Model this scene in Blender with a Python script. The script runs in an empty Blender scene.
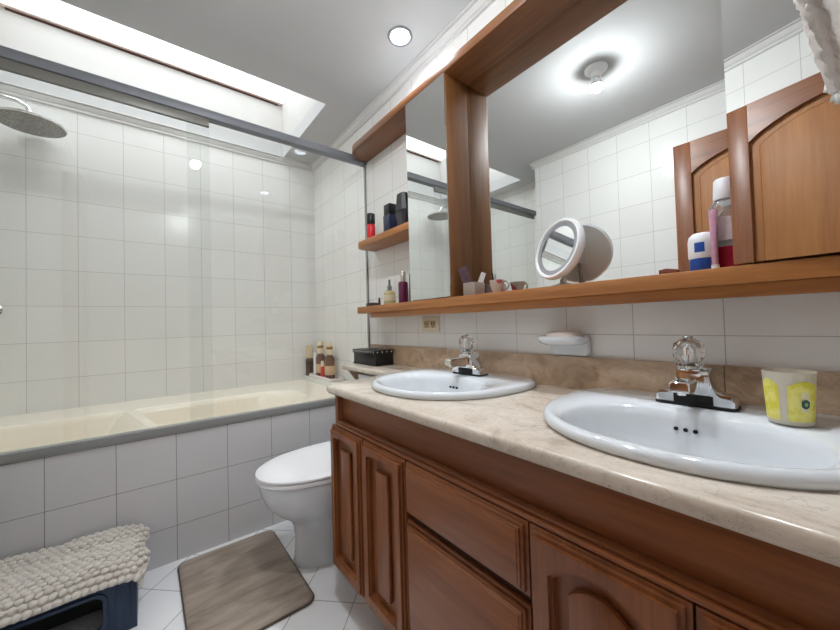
import bpy, bmesh, math, random
from mathutils import Vector, Matrix
S = bpy.context.scene
C = S.collection
PI = math.pi
rnd = random.Random(7)

# ------------------------------------------------------------------ camera
CAMZ = 1.012
cd = bpy.data.cameras.new('camera'); cam = bpy.data.objects.new('camera', cd); C.objects.link(cam)
cd.sensor_width = 36.0; cd.lens = 36.0 * 346.17 / 840.0; cd.clip_start = 0.01
def cam_rot(yaw, pitch, roll):
    cy, sy, cp, sp = math.cos(yaw), math.sin(yaw), math.cos(pitch), math.sin(pitch)
    f = Vector((sy*cp, cy*cp, sp)); r = Vector((cy, -sy, 0)); u = r.cross(f)
    cr, sr = math.cos(roll), math.sin(roll)
    r2 = r*cr + u*sr; u2 = -r*sr + u*cr
    m = Matrix((r2, u2, -f)).transposed()
    return m.to_4x4()
cam.matrix_world = Matrix.Translation((0, 0, CAMZ)) @ cam_rot(0.670744, 0.0223447, -0.0280870)
S.camera = cam

# ------------------------------------------------------------------ world, light, exposure
wd = bpy.data.worlds.new('sky'); S.world = wd; wd.use_nodes = True
wd.node_tree.nodes['Background'].inputs[0].default_value = (0.97, 0.985, 1.0, 1)
wd.node_tree.nodes['Background'].inputs[1].default_value = 1.5
ld = bpy.data.lights.new('skylight_daylight', 'AREA'); ld.shape = 'RECTANGLE'
ld.size = 1.5; ld.size_y = 0.86; ld.energy = 5.6; ld.color = (1.0, 0.99, 0.97)
lo = bpy.data.objects.new('skylight_daylight', ld); C.objects.link(lo); lo.location = (0.12, 2.33, 3.0)
BULB = 500.0; SPOT = 345.0
S.view_settings.view_transform = 'Standard'; S.view_settings.look = 'None'
S.view_settings.gamma = 1.0; S.view_settings.use_curve_mapping = False
S.view_settings.exposure = 0.94
S.cycles.use_denoising = True
S.cycles.max_bounces = 14; S.cycles.transparent_max_bounces = 16; S.cycles.glossy_bounces = 6
S.cycles.transmission_bounces = 10; S.cycles.diffuse_bounces = 6
S.cycles.sample_clamp_indirect = 6.0; S.cycles.caustics_reflective = True; S.cycles.caustics_refractive = False

# ------------------------------------------------------------------ materials
def lin(r, g, b):
    f = lambda c: (c/255/12.92) if c/255 <= 0.04045 else ((c/255+0.055)/1.055)**2.4
    return (f(r), f(g), f(b), 1)
def newmat(name):
    m = bpy.data.materials.new(name); m.use_nodes = True
    nt = m.node_tree; p = nt.nodes['Principled BSDF']
    return m, nt, p
def N(nt, t, **kw):
    n = nt.nodes.new(t)
    for k, v in kw.items():
        if k in n.inputs: n.inputs[k].default_value = v
        else: setattr(n, k, v)
    return n
def plain(name, col, rough=0.5, metal=0.0, bump=0.0, bscale=60.0, var=0.0, coat=0.0, trans=0.0, ior=1.45, sheen=0.0, sss=0.0):
    m, nt, p = newmat(name)
    p.inputs['Base Color'].default_value = col; p.inputs['Roughness'].default_value = rough
    p.inputs['Metallic'].default_value = metal; p.inputs['Coat Weight'].default_value = coat
    p.inputs['Transmission Weight'].default_value = trans; p.inputs['IOR'].default_value = ior
    p.inputs['Sheen Weight'].default_value = sheen
    if sss: p.inputs['Subsurface Weight'].default_value = sss; p.inputs['Subsurface Radius'].default_value = (.01, .01, .008)
    tc = N(nt, 'ShaderNodeTexCoord')
    nz = N(nt, 'ShaderNodeTexNoise', Scale=bscale, Detail=4.0)
    nt.links.new(tc.outputs['Object'], nz.inputs['Vector'])
    if bump:
        b = N(nt, 'ShaderNodeBump', Strength=bump, Distance=0.002)
        nt.links.new(nz.outputs['Fac'], b.inputs['Height']); nt.links.new(b.outputs['Normal'], p.inputs['Normal'])
    if var:
        mx = N(nt, 'ShaderNodeMix', data_type='RGBA')
        mx.inputs[6].default_value = col; mx.inputs[7].default_value = tuple(c*(1-var) for c in col[:3]) + (1,)
        nt.links.new(nz.outputs['Fac'], mx.inputs[0]); nt.links.new(mx.outputs[2], p.inputs['Base Color'])
    return m
def tile(name, ua, va, uo, vo, col, grout, size=0.2, rough=0.2, rot=0.0, mortar=0.0012, var=0.03, spec=0.28):
    m, nt, p = newmat(name)
    g = N(nt, 'ShaderNodeNewGeometry'); sp = N(nt, 'ShaderNodeSeparateXYZ'); cb = N(nt, 'ShaderNodeCombineXYZ')
    nt.links.new(g.outputs['Position'], sp.inputs[0])
    nt.links.new(sp.outputs[ua], cb.inputs[0]); nt.links.new(sp.outputs[va], cb.inputs[1])
    mp = N(nt, 'ShaderNodeMapping', vector_type='POINT')
    mp.inputs['Rotation'].default_value = (0, 0, rot); mp.inputs['Location'].default_value = (uo, vo, 0)
    nt.links.new(cb.outputs[0], mp.inputs[0])
    br = N(nt, 'ShaderNodeTexBrick', offset=0.0, squash=1.0)
    br.inputs['Scale'].default_value = 1.0; br.inputs['Brick Width'].default_value = size
    br.inputs['Row Height'].default_value = size; br.inputs['Mortar Size'].default_value = mortar
    br.inputs['Mortar Smooth'].default_value = 0.2; br.inputs['Bias'].default_value = 0.0
    br.inputs['Color1'].default_value = col; br.inputs['Color2'].default_value = tuple(c*(1-var) for c in col[:3]) + (1,)
    br.inputs['Mortar'].default_value = grout
    nt.links.new(mp.outputs[0], br.inputs['Vector']); nt.links.new(br.outputs['Color'], p.inputs['Base Color'])
    p.inputs['Roughness'].default_value = rough; p.inputs['Specular IOR Level'].default_value = spec
    nz = N(nt, 'ShaderNodeTexNoise', Scale=7.0, Detail=2.0); nt.links.new(g.outputs['Position'], nz.inputs['Vector'])
    ad = N(nt, 'ShaderNodeMath', operation='MULTIPLY_ADD'); ad.inputs[1].default_value = -1.0
    sc = N(nt, 'ShaderNodeMath', operation='MULTIPLY'); sc.inputs[1].default_value = 0.5
    nt.links.new(nz.outputs['Fac'], sc.inputs[0])
    nt.links.new(br.outputs['Fac'], ad.inputs[0]); nt.links.new(sc.outputs[0], ad.inputs[2])
    b = N(nt, 'ShaderNodeBump', Strength=0.35, Distance=0.0015)
    nt.links.new(ad.outputs[0], b.inputs['Height']); nt.links.new(b.outputs['Normal'], p.inputs['Normal'])
    return m
def wood(name, dark, light, axis, rough=0.38, scale=1.0):
    m, nt, p = newmat(name)
    tc = N(nt, 'ShaderNodeTexCoord'); mp = N(nt, 'ShaderNodeMapping')
    sc = [16*scale]*3; sc[axis] = 0.9*scale
    mp.inputs['Scale'].default_value = sc
    nt.links.new(tc.outputs['Object'], mp.inputs[0])
    n1 = N(nt, 'ShaderNodeTexNoise', Scale=1.3, Detail=5.0, Roughness=0.6, Distortion=0.8)
    n2 = N(nt, 'ShaderNodeTexNoise', Scale=9.0, Detail=3.0, Roughness=0.6)
    nt.links.new(mp.outputs[0], n1.inputs['Vector']); nt.links.new(mp.outputs[0], n2.inputs['Vector'])
    mx = N(nt, 'ShaderNodeMath', operation='MULTIPLY_ADD'); mx.inputs[1].default_value = 0.3
    s1 = N(nt, 'ShaderNodeMath', operation='MULTIPLY'); s1.inputs[1].default_value = 0.72
    nt.links.new(n1.outputs['Fac'], s1.inputs[0]); nt.links.new(n2.outputs['Fac'], mx.inputs[0]); nt.links.new(s1.outputs[0], mx.inputs[2])
    cr = N(nt, 'ShaderNodeValToRGB'); e = cr.color_ramp.elements
    e[0].position = 0.33; e[0].color = dark; e[1].position = 0.66; e[1].color = light
    nt.links.new(mx.outputs[0], cr.inputs[0]); nt.links.new(cr.outputs[0], p.inputs['Base Color'])
    p.inputs['Roughness'].default_value = rough
    b = N(nt, 'ShaderNodeBump', Strength=0.12, Distance=0.001)
    nt.links.new(n2.outputs['Fac'], b.inputs['Height']); nt.links.new(b.outputs['Normal'], p.inputs['Normal'])
    return m
def stone(name, base, dark, light, rough=0.16, scale=1.0):
    m, nt, p = newmat(name)
    tc = N(nt, 'ShaderNodeTexCoord'); mp = N(nt, 'ShaderNodeMapping'); mp.inputs['Scale'].default_value = (scale, scale*0.7, scale)
    nt.links.new(tc.outputs['Object'], mp.inputs[0])
    n1 = N(nt, 'ShaderNodeTexNoise', Scale=7.0, Detail=8.0, Roughness=0.62, Distortion=1.2)
    nt.links.new(mp.outputs[0], n1.inputs['Vector'])
    cr = N(nt, 'ShaderNodeValToRGB'); e = cr.color_ramp.elements
    e[0].position = 0.34; e[0].color = dark; e[1].position = 0.68; e[1].color = light
    k = cr.color_ramp.elements.new(0.46); k.color = base
    nt.links.new(n1.outputs['Fac'], cr.inputs[0])
    n2 = N(nt, 'ShaderNodeTexNoise', Scale=10.0, Detail=6.0, Roughness=0.7, Distortion=2.5)
    nt.links.new(mp.outputs[0], n2.inputs['Vector'])
    r2 = N(nt, 'ShaderNodeValToRGB'); q = r2.color_ramp.elements
    q[0].position = 0.49; q[0].color = (0, 0, 0, 1); q[1].position = 0.51; q[1].color = (0, 0, 0, 1)
    w = r2.color_ramp.elements.new(0.5); w.color = (0.62, 0.62, 0.62, 1)
    nt.links.new(n2.outputs['Fac'], r2.inputs[0])
    mx = N(nt, 'ShaderNodeMix', data_type='RGBA'); mx.inputs[7].default_value = tuple(c*0.55 for c in dark[:3]) + (1,)
    nt.links.new(r2.outputs[0], mx.inputs[0]); nt.links.new(cr.outputs[0], mx.inputs[6])
    nt.links.new(mx.outputs[2], p.inputs['Base Color']); p.inputs['Roughness'].default_value = rough
    return m
def emis(name, col, s):
    m, nt, p = newmat(name)
    p.inputs['Base Color'].default_value = col
    p.inputs['Emission Color'].default_value = col; p.inputs['Emission Strength'].default_value = s
    return m
def pane(name, tint):
    m = bpy.data.materials.new(name); m.use_nodes = True; nt = m.node_tree
    nt.nodes.remove(nt.nodes['Principled BSDF']); out = nt.nodes['Material Output']
    t = N(nt, 'ShaderNodeBsdfTransparent'); t.inputs[0].default_value = tint
    g = N(nt, 'ShaderNodeBsdfGlossy'); g.inputs['Roughness'].default_value = 0.0
    ge = N(nt, 'ShaderNodeNewGeometry'); dp = N(nt, 'ShaderNodeVectorMath', operation='DOT_PRODUCT')
    nt.links.new(ge.outputs['Incoming'], dp.inputs[0]); nt.links.new(ge.outputs['Normal'], dp.inputs[1])
    ab = N(nt, 'ShaderNodeMath', operation='ABSOLUTE'); om = N(nt, 'ShaderNodeMath', operation='SUBTRACT'); om.inputs[0].default_value = 1.0
    pw = N(nt, 'ShaderNodeMath', operation='POWER'); pw.inputs[1].default_value = 5.0
    fr = N(nt, 'ShaderNodeMath', operation='MULTIPLY_ADD'); fr.inputs[1].default_value = 0.96; fr.inputs[2].default_value = 0.04
    mx = N(nt, 'ShaderNodeMixShader')
    nt.links.new(dp.outputs['Value'], ab.inputs[0]); nt.links.new(ab.outputs[0], om.inputs[1])
    nt.links.new(om.outputs[0], pw.inputs[0]); nt.links.new(pw.outputs[0], fr.inputs[0])
    nt.links.new(fr.outputs[0], mx.inputs[0]); nt.links.new(t.outputs[0], mx.inputs[1]); nt.links.new(g.outputs[0], mx.inputs[2])
    nt.links.new(mx.outputs[0], out.inputs[0])
    return m

GROUT = lin(186, 182, 175); TW = lin(234, 233, 230); TV = lin(236, 235, 232)
M = {}
M['tile_far'] = tile('glazed_white_tile_far', 0, 2, -0.102, -0.16, TW, GROUT)
M['tile_side'] = tile('glazed_white_tile_side', 1, 2, 0.0, -0.16, TV, GROUT)
M['tile_apron'] = tile('glazed_grey_tile', 0, 2, -0.102, -0.152, lin(206, 204, 204), lin(126, 122, 119))
M['tile_floor'] = tile('floor_tile', 0, 1, 0, 0, lin(240, 239, 240), lin(160, 156, 154), size=0.2035, rot=0.0, rough=0.2, mortar=0.0016)
mp = [n for n in M['tile_floor'].node_tree.nodes if n.type == 'MAPPING'][0]
mp.inputs['Rotation'].default_value = (0, 0, PI/4); mp.inputs['Location'].default_value = (0.009, -0.0225, 0)
M['ceiling'] = plain('ceiling_paint', lin(190, 190, 190), 0.85, bump=0.05, bscale=25)
M['plaster'] = plain('plaster_white', lin(200, 198, 195), 0.8, bump=0.05, bscale=18, var=0.04)
M['crown'] = plain('crown_plaster', lin(214, 212, 210), 0.6)
M['ledge_tile'] = plain('ledge_tile', lin(228, 226, 218), 0.18)
DK, LT = lin(108, 61, 32), lin(148, 90, 52)
M['wood_h'] = wood('stained_wood_horizontal', DK, LT, 1)
M['wood_v'] = wood('stained_wood_vertical', DK, LT, 2)
M['wood_post'] = wood('brown_post_wood', lin(92, 57, 26), lin(130, 84, 42), 2, rough=.55)
M['wood_top'] = wood('brown_top_wood', lin(96, 57, 29), lin(138, 88, 50), 1)
M['woodL_h'] = wood('honey_wood_horizontal', lin(138, 84, 40), lin(180, 120, 66), 1)
M['woodL_v'] = wood('honey_wood_vertical', lin(150, 84, 40), lin(200, 126, 70), 2)
M['panel_v'] = wood('amber_panel_vertical', lin(140, 86, 40), lin(172, 114, 60), 2, scale=0.5, rough=0.55)
M['marble'] = stone('beige_marble', lin(204, 192, 177), lin(174, 159, 144), lin(217, 206, 193))
M['travertine'] = stone('tan_travertine', lin(184, 158, 132), lin(158, 130, 104), lin(202, 178, 152), rough=0.3, scale=2.2)
M['ceramic'] = plain('white_ceramic', lin(214, 218, 222), 0.08, coat=0.5)
M['tub'] = plain('cream_acrylic', lin(246, 237, 220), 0.2)
M['chrome'] = plain('chrome', (0.78, 0.78, 0.78, 1), 0.07, metal=1.0)
M['alu'] = plain('brushed_aluminium', lin(128, 130, 136), 0.5, metal=0.15)
M['alu_dark'] = plain('dark_aluminium', lin(126, 124, 118), 0.42, metal=0.2)
M['mirror'] = plain('silvered_mirror', (0.86, 0.885, 0.88, 1), 0.0, metal=1.0)
M['glass'] = pane('shower_glass', (0.972, 0.978, 0.974, 1))
M['black'] = plain('black_plastic', lin(22, 22, 24), 0.35)
M['blackrubber'] = plain('black_rubber', lin(14, 14, 15), 0.5)
M['crystal'] = plain('cut_crystal', (1, 1, 1, 1), 0.0, trans=1.0, ior=1.49)
M['white_plastic'] = plain('white_plastic', lin(236, 236, 238), 0.3)
M['grey_edge'] = plain('grey_edge', lin(138, 138, 136), 0.4)

# ------------------------------------------------------------------ mesh helpers
def nb(): return bmesh.new()
def box(bm, x0, x1, y0, y1, z0, z1, bev=0.0, seg=2):
    t = bmesh.new()
    bmesh.ops.create_cube(t, size=1.0)
    for v in t.verts:
        v.co = Vector(((x0+x1)/2 + v.co.x*(x1-x0), (y0+y1)/2 + v.co.y*(y1-y0), (z0+z1)/2 + v.co.z*(z1-z0)))
    if bev: bmesh.ops.bevel(t, geom=t.edges[:], offset=bev, segments=seg, profile=0.5, affect='EDGES')
    merge(bm, t)
def merge(bm, t, mat=None):
    if mat is not None: bmesh.ops.transform(t, matrix=mat, verts=t.verts)
    me = bpy.data.meshes.new('tmp'); t.to_mesh(me); t.free(); bm.from_mesh(me); bpy.data.meshes.remove(me)
def poly_prism(bm, outer, holes, axis, a0, a1, bev=0.0, seg=2):
    """outline(s) of 2-D points extruded along axis 0/1/2; the 2-D points are the other two axes in order"""
    t = bmesh.new()
    def mk(u, v, a): return [(a, u, v), (u, a, v), (u, v, a)][axis]
    es = []
    for L in [outer] + list(holes):
        vs = [t.verts.new(mk(u, v, a0)) for u, v in L]
        es += [t.edges.new((vs[i], vs[(i+1) % len(vs)])) for i in range(len(vs))]
    if holes: bmesh.ops.triangle_fill(t, use_beauty=True, use_dissolve=False, edges=es)
    else: t.faces.new([v for v in t.verts])
    r = bmesh.ops.extrude_face_region(t, geom=t.faces[:])
    d = [0, 0, 0]; d[axis] = a1-a0
    bmesh.ops.translate(t, vec=d, verts=[g for g in r['geom'] if isinstance(g, bmesh.types.BMVert)])
    bmesh.ops.recalc_face_normals(t, faces=t.faces[:])
    if bev:
        sel = [e for e in t.edges if len(e.link_faces) == 2 and e.calc_face_angle(0) > 0.9 and abs((e.verts[0].co-e.verts[1].co)[axis]) < 1e-6]
        bmesh.ops.bevel(t, geom=sel, offset=bev, segments=seg, profile=0.5, affect='EDGES')
    merge(bm, t)
def lathe(bm, prof, loc=(0, 0, 0), n=28, mat=None):
    """profile of (r, z)"""
    t = bmesh.new(); rings = []
    for r, z in prof:
        if r < 1e-6: rings.append([t.verts.new((0, 0, z))])
        else: rings.append([t.verts.new((r*math.cos(2*PI*i/n), r*math.sin(2*PI*i/n), z)) for i in range(n)])
    for a, b in zip(rings, rings[1:]):
        for i in range(n):
            j = (i+1) % n
            if len(a) == 1 and len(b) == 1: continue
            if len(a) == 1: t.faces.new((a[0], b[i], b[j]))
            elif len(b) == 1: t.faces.new((a[i], a[j], b[0]))
            else: t.faces.new((a[i], a[j], b[j], b[i]))
    bmesh.ops.recalc_face_normals(t, faces=t.faces[:])
    mm = Matrix.Translation(loc)
    if mat is not None: mm = mm @ mat
    merge(bm, t, mm)
def loft(bm, rings, cap0=True, cap1=True):
    t = bmesh.new(); R = [[t.verts.new(p) for p in r] for r in rings]; n = len(R[0])
    for a, b in zip(R, R[1:]):
        for i in range(n): t.faces.new((a[i], a[(i+1) % n], b[(i+1) % n], b[i]))
    if cap0: t.faces.new(R[0][::-1])
    if cap1: t.faces.new(R[-1])
    bmesh.ops.recalc_face_normals(t, faces=t.faces[:])
    merge(bm, t)
def tube(bm, pts, r, n=12):
    pts = [Vector(p) for p in pts]; rs = r if isinstance(r, (list, tuple)) else [r]*len(pts)
    rings = []; ref = None
    for i, p in enumerate(pts):
        d = ((pts[min(i+1, len(pts)-1)] - pts[max(i-1, 0)])).normalized()
        if ref is None: ref = Vector((0, 0, 1)) if abs(d.z) < 0.9 else Vector((1, 0, 0))
        a = (ref - d*ref.dot(d)).normalized(); b = d.cross(a); ref = a
        rings.append([p + a*rs[i]*math.cos(2*PI*k/n) + b*rs[i]*math.sin(2*PI*k/n) for k in range(n)])
    loft(bm, rings)
def rrect(x0, x1, y0, y1, r, n=5):
    P = []
    for cx, cy, a in ((x1-r, y1-r, 0), (x0+r, y1-r, PI/2), (x0+r, y0+r, PI), (x1-r, y0+r, 1.5*PI)):
        P += [(cx+r*math.cos(a+PI/2*i/n), cy+r*math.sin(a+PI/2*i/n)) for i in range(n+1)]
    return P
def shell(bm, G, th):
    """closed sheet from a grid of points, thickened by th along its normals"""
    nu, nv = len(G)-1, len(G[0])-1; G = [[Vector(p) for p in r] for r in G]; t = bmesh.new(); A = []; B = []
    for i in range(nu+1):
        ra, rb = [], []
        for j in range(nv+1):
            du = G[min(i+1, nu)][j]-G[max(i-1, 0)][j]; dv = G[i][min(j+1, nv)]-G[i][max(j-1, 0)]
            n = du.cross(dv).normalized()
            ra.append(t.verts.new(G[i][j])); rb.append(t.verts.new(G[i][j]-n*th))
        A.append(ra); B.append(rb)
    for i in range(nu):
        for j in range(nv):
            t.faces.new((A[i][j], A[i+1][j], A[i+1][j+1], A[i][j+1])); t.faces.new((B[i][j], B[i][j+1], B[i+1][j+1], B[i+1][j]))
    for i in range(nu):
        t.faces.new((A[i][0], B[i][0], B[i+1][0], A[i+1][0])); t.faces.new((A[i][nv], A[i+1][nv], B[i+1][nv], B[i][nv]))
    for j in range(nv):
        t.faces.new((A[0][j], A[0][j+1], B[0][j+1], B[0][j])); t.faces.new((A[nu][j], B[nu][j], B[nu][j+1], A[nu][j+1]))
    bmesh.ops.recalc_face_normals(t, faces=t.faces[:]); merge(bm, t)
def obj(name, bm, mat, parent=None, smooth=0.7, origin=None):
    me = bpy.data.meshes.new(name)
    off = Vector((0, 0, 0))
    if parent is not None:
        p = parent
        while p is not None: off = off + p.location; p = p.parent
        if parent.type == 'MESH': pass
    if origin is not None: off = Vector(origin)
    bm.to_mesh(me); bm.free()
    if off.length > 0: me.transform(Matrix.Translation(-off))
    me.materials.append(mat if not isinstance(mat, str) else M[mat])
    if smooth:
        me.shade_smooth(); me.set_sharp_from_angle(angle=smooth)
    o = bpy.data.objects.new(name, me); C.objects.link(o)
    if parent is not None: o.parent = parent
    elif origin is not None: o.location = origin
    return o
def tag(o, label, cat, group=None):
    o['label'] = label; o['category'] = cat
    if group: o['group'] = group
    return o
def thing(name, label, cat, loc, group=None):
    o = bpy.data.objects.new(name, None); C.objects.link(o); o.location = loc; o.empty_display_size = 0.05
    return tag(o, label, cat, group)
def struct(name, bm, mat, parent=None, smooth=0.5):
    o = obj(name, bm, mat, parent, smooth)
    if parent is None: o['kind'] = 'structure'
    return o

# ------------------------------------------------------------------ room shell
XR, YF, XL, YL, XA, YB, ZC = 1.098, 2.75, -0.41, 1.646, -0.78, -0.75, 2.328
b = nb(); box(b, XA-.1, XR+.1, YB-.1, YF+.1, -.08, 0); struct('floor', b, 'tile_floor', smooth=0)
b = nb(); box(b, XA-.1, XR+.1, YF, YF+.1, 0, ZC); struct('wall_back', b, 'tile_far', smooth=0)
b = nb(); box(b, XR, XR+.1, YB-.1, YF, 0, ZC+.02); struct('wall_right', b, 'tile_side', smooth=0)
b = nb(); box(b, XL-.1, XL, YB, YL, 0, ZC+.02); struct('wall_left', b, 'tile_side', smooth=0)
b = nb(); box(b, XA, XL-.1, YL-.1, YL, 0, ZC+.02); struct('wall_alcove_return', b, 'tile_far', smooth=0)
b = nb(); box(b, XA-.1, XA, YL-.1, YF, 0, ZC+.02); struct('wall_alcove_left', b, 'tile_side', smooth=0)
b = nb(); box(b, XL-.1, XR, YB-.1, YB, 0, ZC+.02); struct('wall_front', b, 'tile_far', smooth=0)
SX0, SX1, SY0, SY1 = -0.60, 0.852, 1.917, YF
b = nb(); poly_prism(b, [(XA-.1, YB-.1), (XR+.1, YB-.1), (XR+.1, YF+.1), (XA-.1, YF+.1)],
                     [[(SX0, SY0), (SX1, SY0), (SX1, SY1), (SX0, SY1)]] + [[(.925+.047*math.cos(PI*k/16), dy+.047*math.sin(PI*k/16)) for k in range(32)] for dy in (1.255, .26)], 2, ZC, ZC+.1)
struct('ceiling', b, 'ceiling', smooth=0)
ZP = 2.735
b = nb()
box(b, SX0-.06, SX1+.06, SY1, SY1+.06, ZC+.1, ZP+.3); box(b, SX0-.06, SX1+.06, SY0-.06, SY0, ZC+.1, ZP+.3)
box(b, SX0-.06, SX0, SY0, SY1, ZC+.1, ZP+.3); box(b, SX1, SX1+.06, SY0, SY1, ZC+.1, ZP+.3)
struct('wall_skylight_shaft', b, 'plaster', smooth=0)
# skylight pane: weathered translucent sheet with dirt specks, brown edge strip
m = bpy.data.materials.new('skylight_sheet'); m.use_nodes = True; nt = m.node_tree
nt.nodes.remove(nt.nodes['Principled BSDF'])
t = N(nt, 'ShaderNodeBsdfTransparent'); d = N(nt, 'ShaderNodeBsdfDiffuse'); mx = N(nt, 'ShaderNodeMixShader')
tr = N(nt, 'ShaderNodeBsdfTranslucent'); tr.inputs[0].default_value = (.8, .83, .86, 1)
g = N(nt, 'ShaderNodeNewGeometry'); nz = N(nt, 'ShaderNodeTexNoise', Scale=26.0, Detail=3.0)
nt.links.new(g.outputs['Position'], nz.inputs['Vector'])
cr = N(nt, 'ShaderNodeValToRGB'); e = cr.color_ramp.elements
e[0].position = 0.26; e[0].color = (0.75, 0.75, 0.75, 1); e[1].position = 0.34; e[1].color = (0.22, 0.22, 0.22, 1)
nt.links.new(nz.outputs['Fac'], cr.inputs[0]); nt.links.new(cr.outputs[0], mx.inputs[0])
t.inputs[0].default_value = (.97, .99, 1, 1); nt.links.new(t.outputs[0], mx.inputs[1]); nt.links.new(tr.outputs[0], mx.inputs[2])
nt.links.new(mx.outputs[0], nt.nodes['Material Output'].inputs[0])
b = nb(); box(b, SX0, SX1, SY0, SY1-.012, ZP+.015, ZP+.02); win = struct('window_1', b, m, smooth=0)
b = nb(); box(b, SX0+.03, SX1-.03, SY1-.012, SY1, ZP, ZP+.006); obj('frame_gap', b, plain('rust_brown_gap', lin(84, 48, 38), .8), win, 0)
b = nb(); box(b, SX0, SX1, SY1-.03, SY1-.002, ZP+.009, ZP+.0145); obj('window_frame', b, plain('pinkish_board', lin(236, 220, 212), .8), win, 0)

# crown mouldings
PR = [(0, 0), (.012, 0), (.013, .008), (.008, .011), (.008, .015), (.014, .018), (.024, .031), (.026, .036), (.022, .038), (.022, .041), (.036, .043), (.036, .048), (0, .048)]
def crown(name, p0, p1, inward):
    bm = nb(); p0 = Vector(p0); p1 = Vector(p1); i = Vector(inward)
    loft(bm, [[p + i*u + Vector((0, 0, 2.28+v)) for u, v in PR] for p in (p0, p1)])
    struct(name, bm, 'crown', smooth=0.3)
crown('trim_1', (XA, YF, 0), (XR, YF, 0), (0, -1, 0))
crown('trim_2', (XR, YB, 0), (XR, YF, 0), (-1, 0, 0))
crown('trim_3', (XL, YB, 0), (XL, YL, 0), (1, 0, 0))
crown('trim_4', (XA, YL, 0), (XA, YF, 0), (1, 0, 0))
crown('trim_5', (XA, YL, 0), (XL+.03, YL, 0), (0, 1, 0))

# bathtub apron (tiled), far ledge
YG = 1.887
b = nb(); box(b, XA, XR, YG, YG+.05, 0, .556); struct('wall_tub_apron', b, 'tile_apron', smooth=0)

# ------------------------------------------------------------------ bathtub
tubt = thing('bathtub', 'cream built-in bathtub behind the glass shower screen', 'bathtub', (0.1, 2.3, 0))
def basin_out(cx0, cx1, y0, y1, r, z, n=8):
    P = []
    for cx, cy, a, q in ((cx1, y1, 0, 1), (cx0, y1, PI/2, 0), (cx0, y0, PI, 0), (cx1, y0, 1.5*PI, 1)):
        rr = .19 if (q and cx1 > .3) else r
        dx = (2.44-cy)*.17 if abs(cx) < .2 else 0.0
        ex = (cx - rr if q else cx + rr) + dx; ey = cy - rr if cy == y1 else cy + rr
        P += [(ex+rr*math.cos(a+PI/2*i/n), ey+rr*math.sin(a+PI/2*i/n), z) for i in range(n+1)]
    return P
holes = []; bb = nb()
for x0, x1, rr in ((-.72, -.085, .03), (-.050, .775, .03)):
    y0, y1 = 1.945, 2.44
    holes.append([(x, y) for x, y, _ in basin_out(x0, x1, y0, y1, rr, 0)])
    loft(bb, [basin_out(x0, x1, y0, y1, rr, .588), basin_out(x0+.006, x1-.006, y0+.006, y1-.006, rr, .584),
              basin_out(x0+.02, x1-.03, y0+.014, y1-.018, rr-.01, .56), basin_out(x0+.05, x1-.12, y0+.03, y1-.05, rr-.02, .42),
              basin_out(x0+.08, x1-.2, y0+.05, y1-.08, rr-.03, .24), basin_out(x0+.14, x1-.28, y0+.1, y1-.13, .09, .18)], cap0=False)
poly_prism(bb, [(XA+.001, 1.925), (.984, 1.925), (.984, YF-.001), (XA+.001, YF-.001)], holes, 2, .57, .588, bev=0.0)
obj('tub_shell', bb, 'tub', tubt)
# tiled ledge at the tub's end by the right wall
b = nb(); box(b, .985, XR, 1.938, YF, 0, .622, .003); struct('wall_tub_ledge', b, 'ledge_tile')

# ------------------------------------------------------------------ shower screen
sc_ = thing('shower_screen', 'sliding glass shower screen with grey metal rail above the bathtub', 'shower screen', (.15, YG, .588))
b = nb(); box(b, XA+.002, XR-.004, YG-.012, YG+.036, 2.012, 2.052, .003); obj('top_rail', b, 'alu', sc_)
b = nb(); box(b, XA+.002, XR-.004, YG-.010, YG+.034, .557, .589, .003); obj('bottom_track', b, 'grey_edge', sc_)
b = nb(); box(b, XR-.009, XR-.001, YG+.004, YG+.022, .590, 2.011, .001); obj('wall_channel', b, plain('clear_grey_seal', lin(150, 152, 150), .4), sc_)
b = nb(); box(b, -.75, .245, YG, YG+.006, .590, 1.975); gp = obj('glass_panel', b, 'glass', sc_, 0); gp['label'] = 'left sliding pane with dark header'
b = nb(); box(b, -.75, .245, YG-.004, YG+.012, 1.972, 2.0115, .002); obj('header', b, 'alu_dark', sc_)
b = nb(); box(b, .158, XR-.018, YG+.020, YG+.026, .590, 2.011); gp = obj('glass_panel', b, 'glass', sc_, 0); gp['label'] = 'right pane next to the wall'

# ------------------------------------------------------------------ shower head, valve
sh = thing('rain_shower', 'round flat rain shower head on an arm above the bathtub', 'shower', (-.455, 2.605, 2.085))
b = nb(); lathe(b, [(0, .016), (.06, .016), (.125, .010), (.135, .004), (.135, -.002), (.128, -.006)], (-.455, 2.605, 2.092), 48)
obj('head_shell', b, 'chrome', sh)
dots = plain('nozzle_plate', lin(128, 124, 118), .45, metal=.25)
nt = dots.node_tree; tc = N(nt, 'ShaderNodeTexCoord'); vo = N(nt, 'ShaderNodeTexVoronoi', Scale=110.0); nt.links.new(tc.outputs['Object'], vo.inputs['Vector'])
cr = N(nt, 'ShaderNodeValToRGB'); cr.color_ramp.elements[0].position = .2; cr.color_ramp.elements[0].color = lin(190, 188, 182); cr.color_ramp.elements[1].position = .45; cr.color_ramp.elements[1].color = lin(128, 124, 118)
nt.links.new(vo.outputs['Distance'], cr.inputs[0]); nt.links.new(cr.outputs[0], nt.nodes['Principled BSDF'].inputs['Base Color'])
b = nb(); lathe(b, [(0, -.006), (.130, -.006), (.130, -.002), (0, -.002)], (-.455, 2.605, 2.092), 48); obj('nozzle_plate', b, dots, sh)
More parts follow.
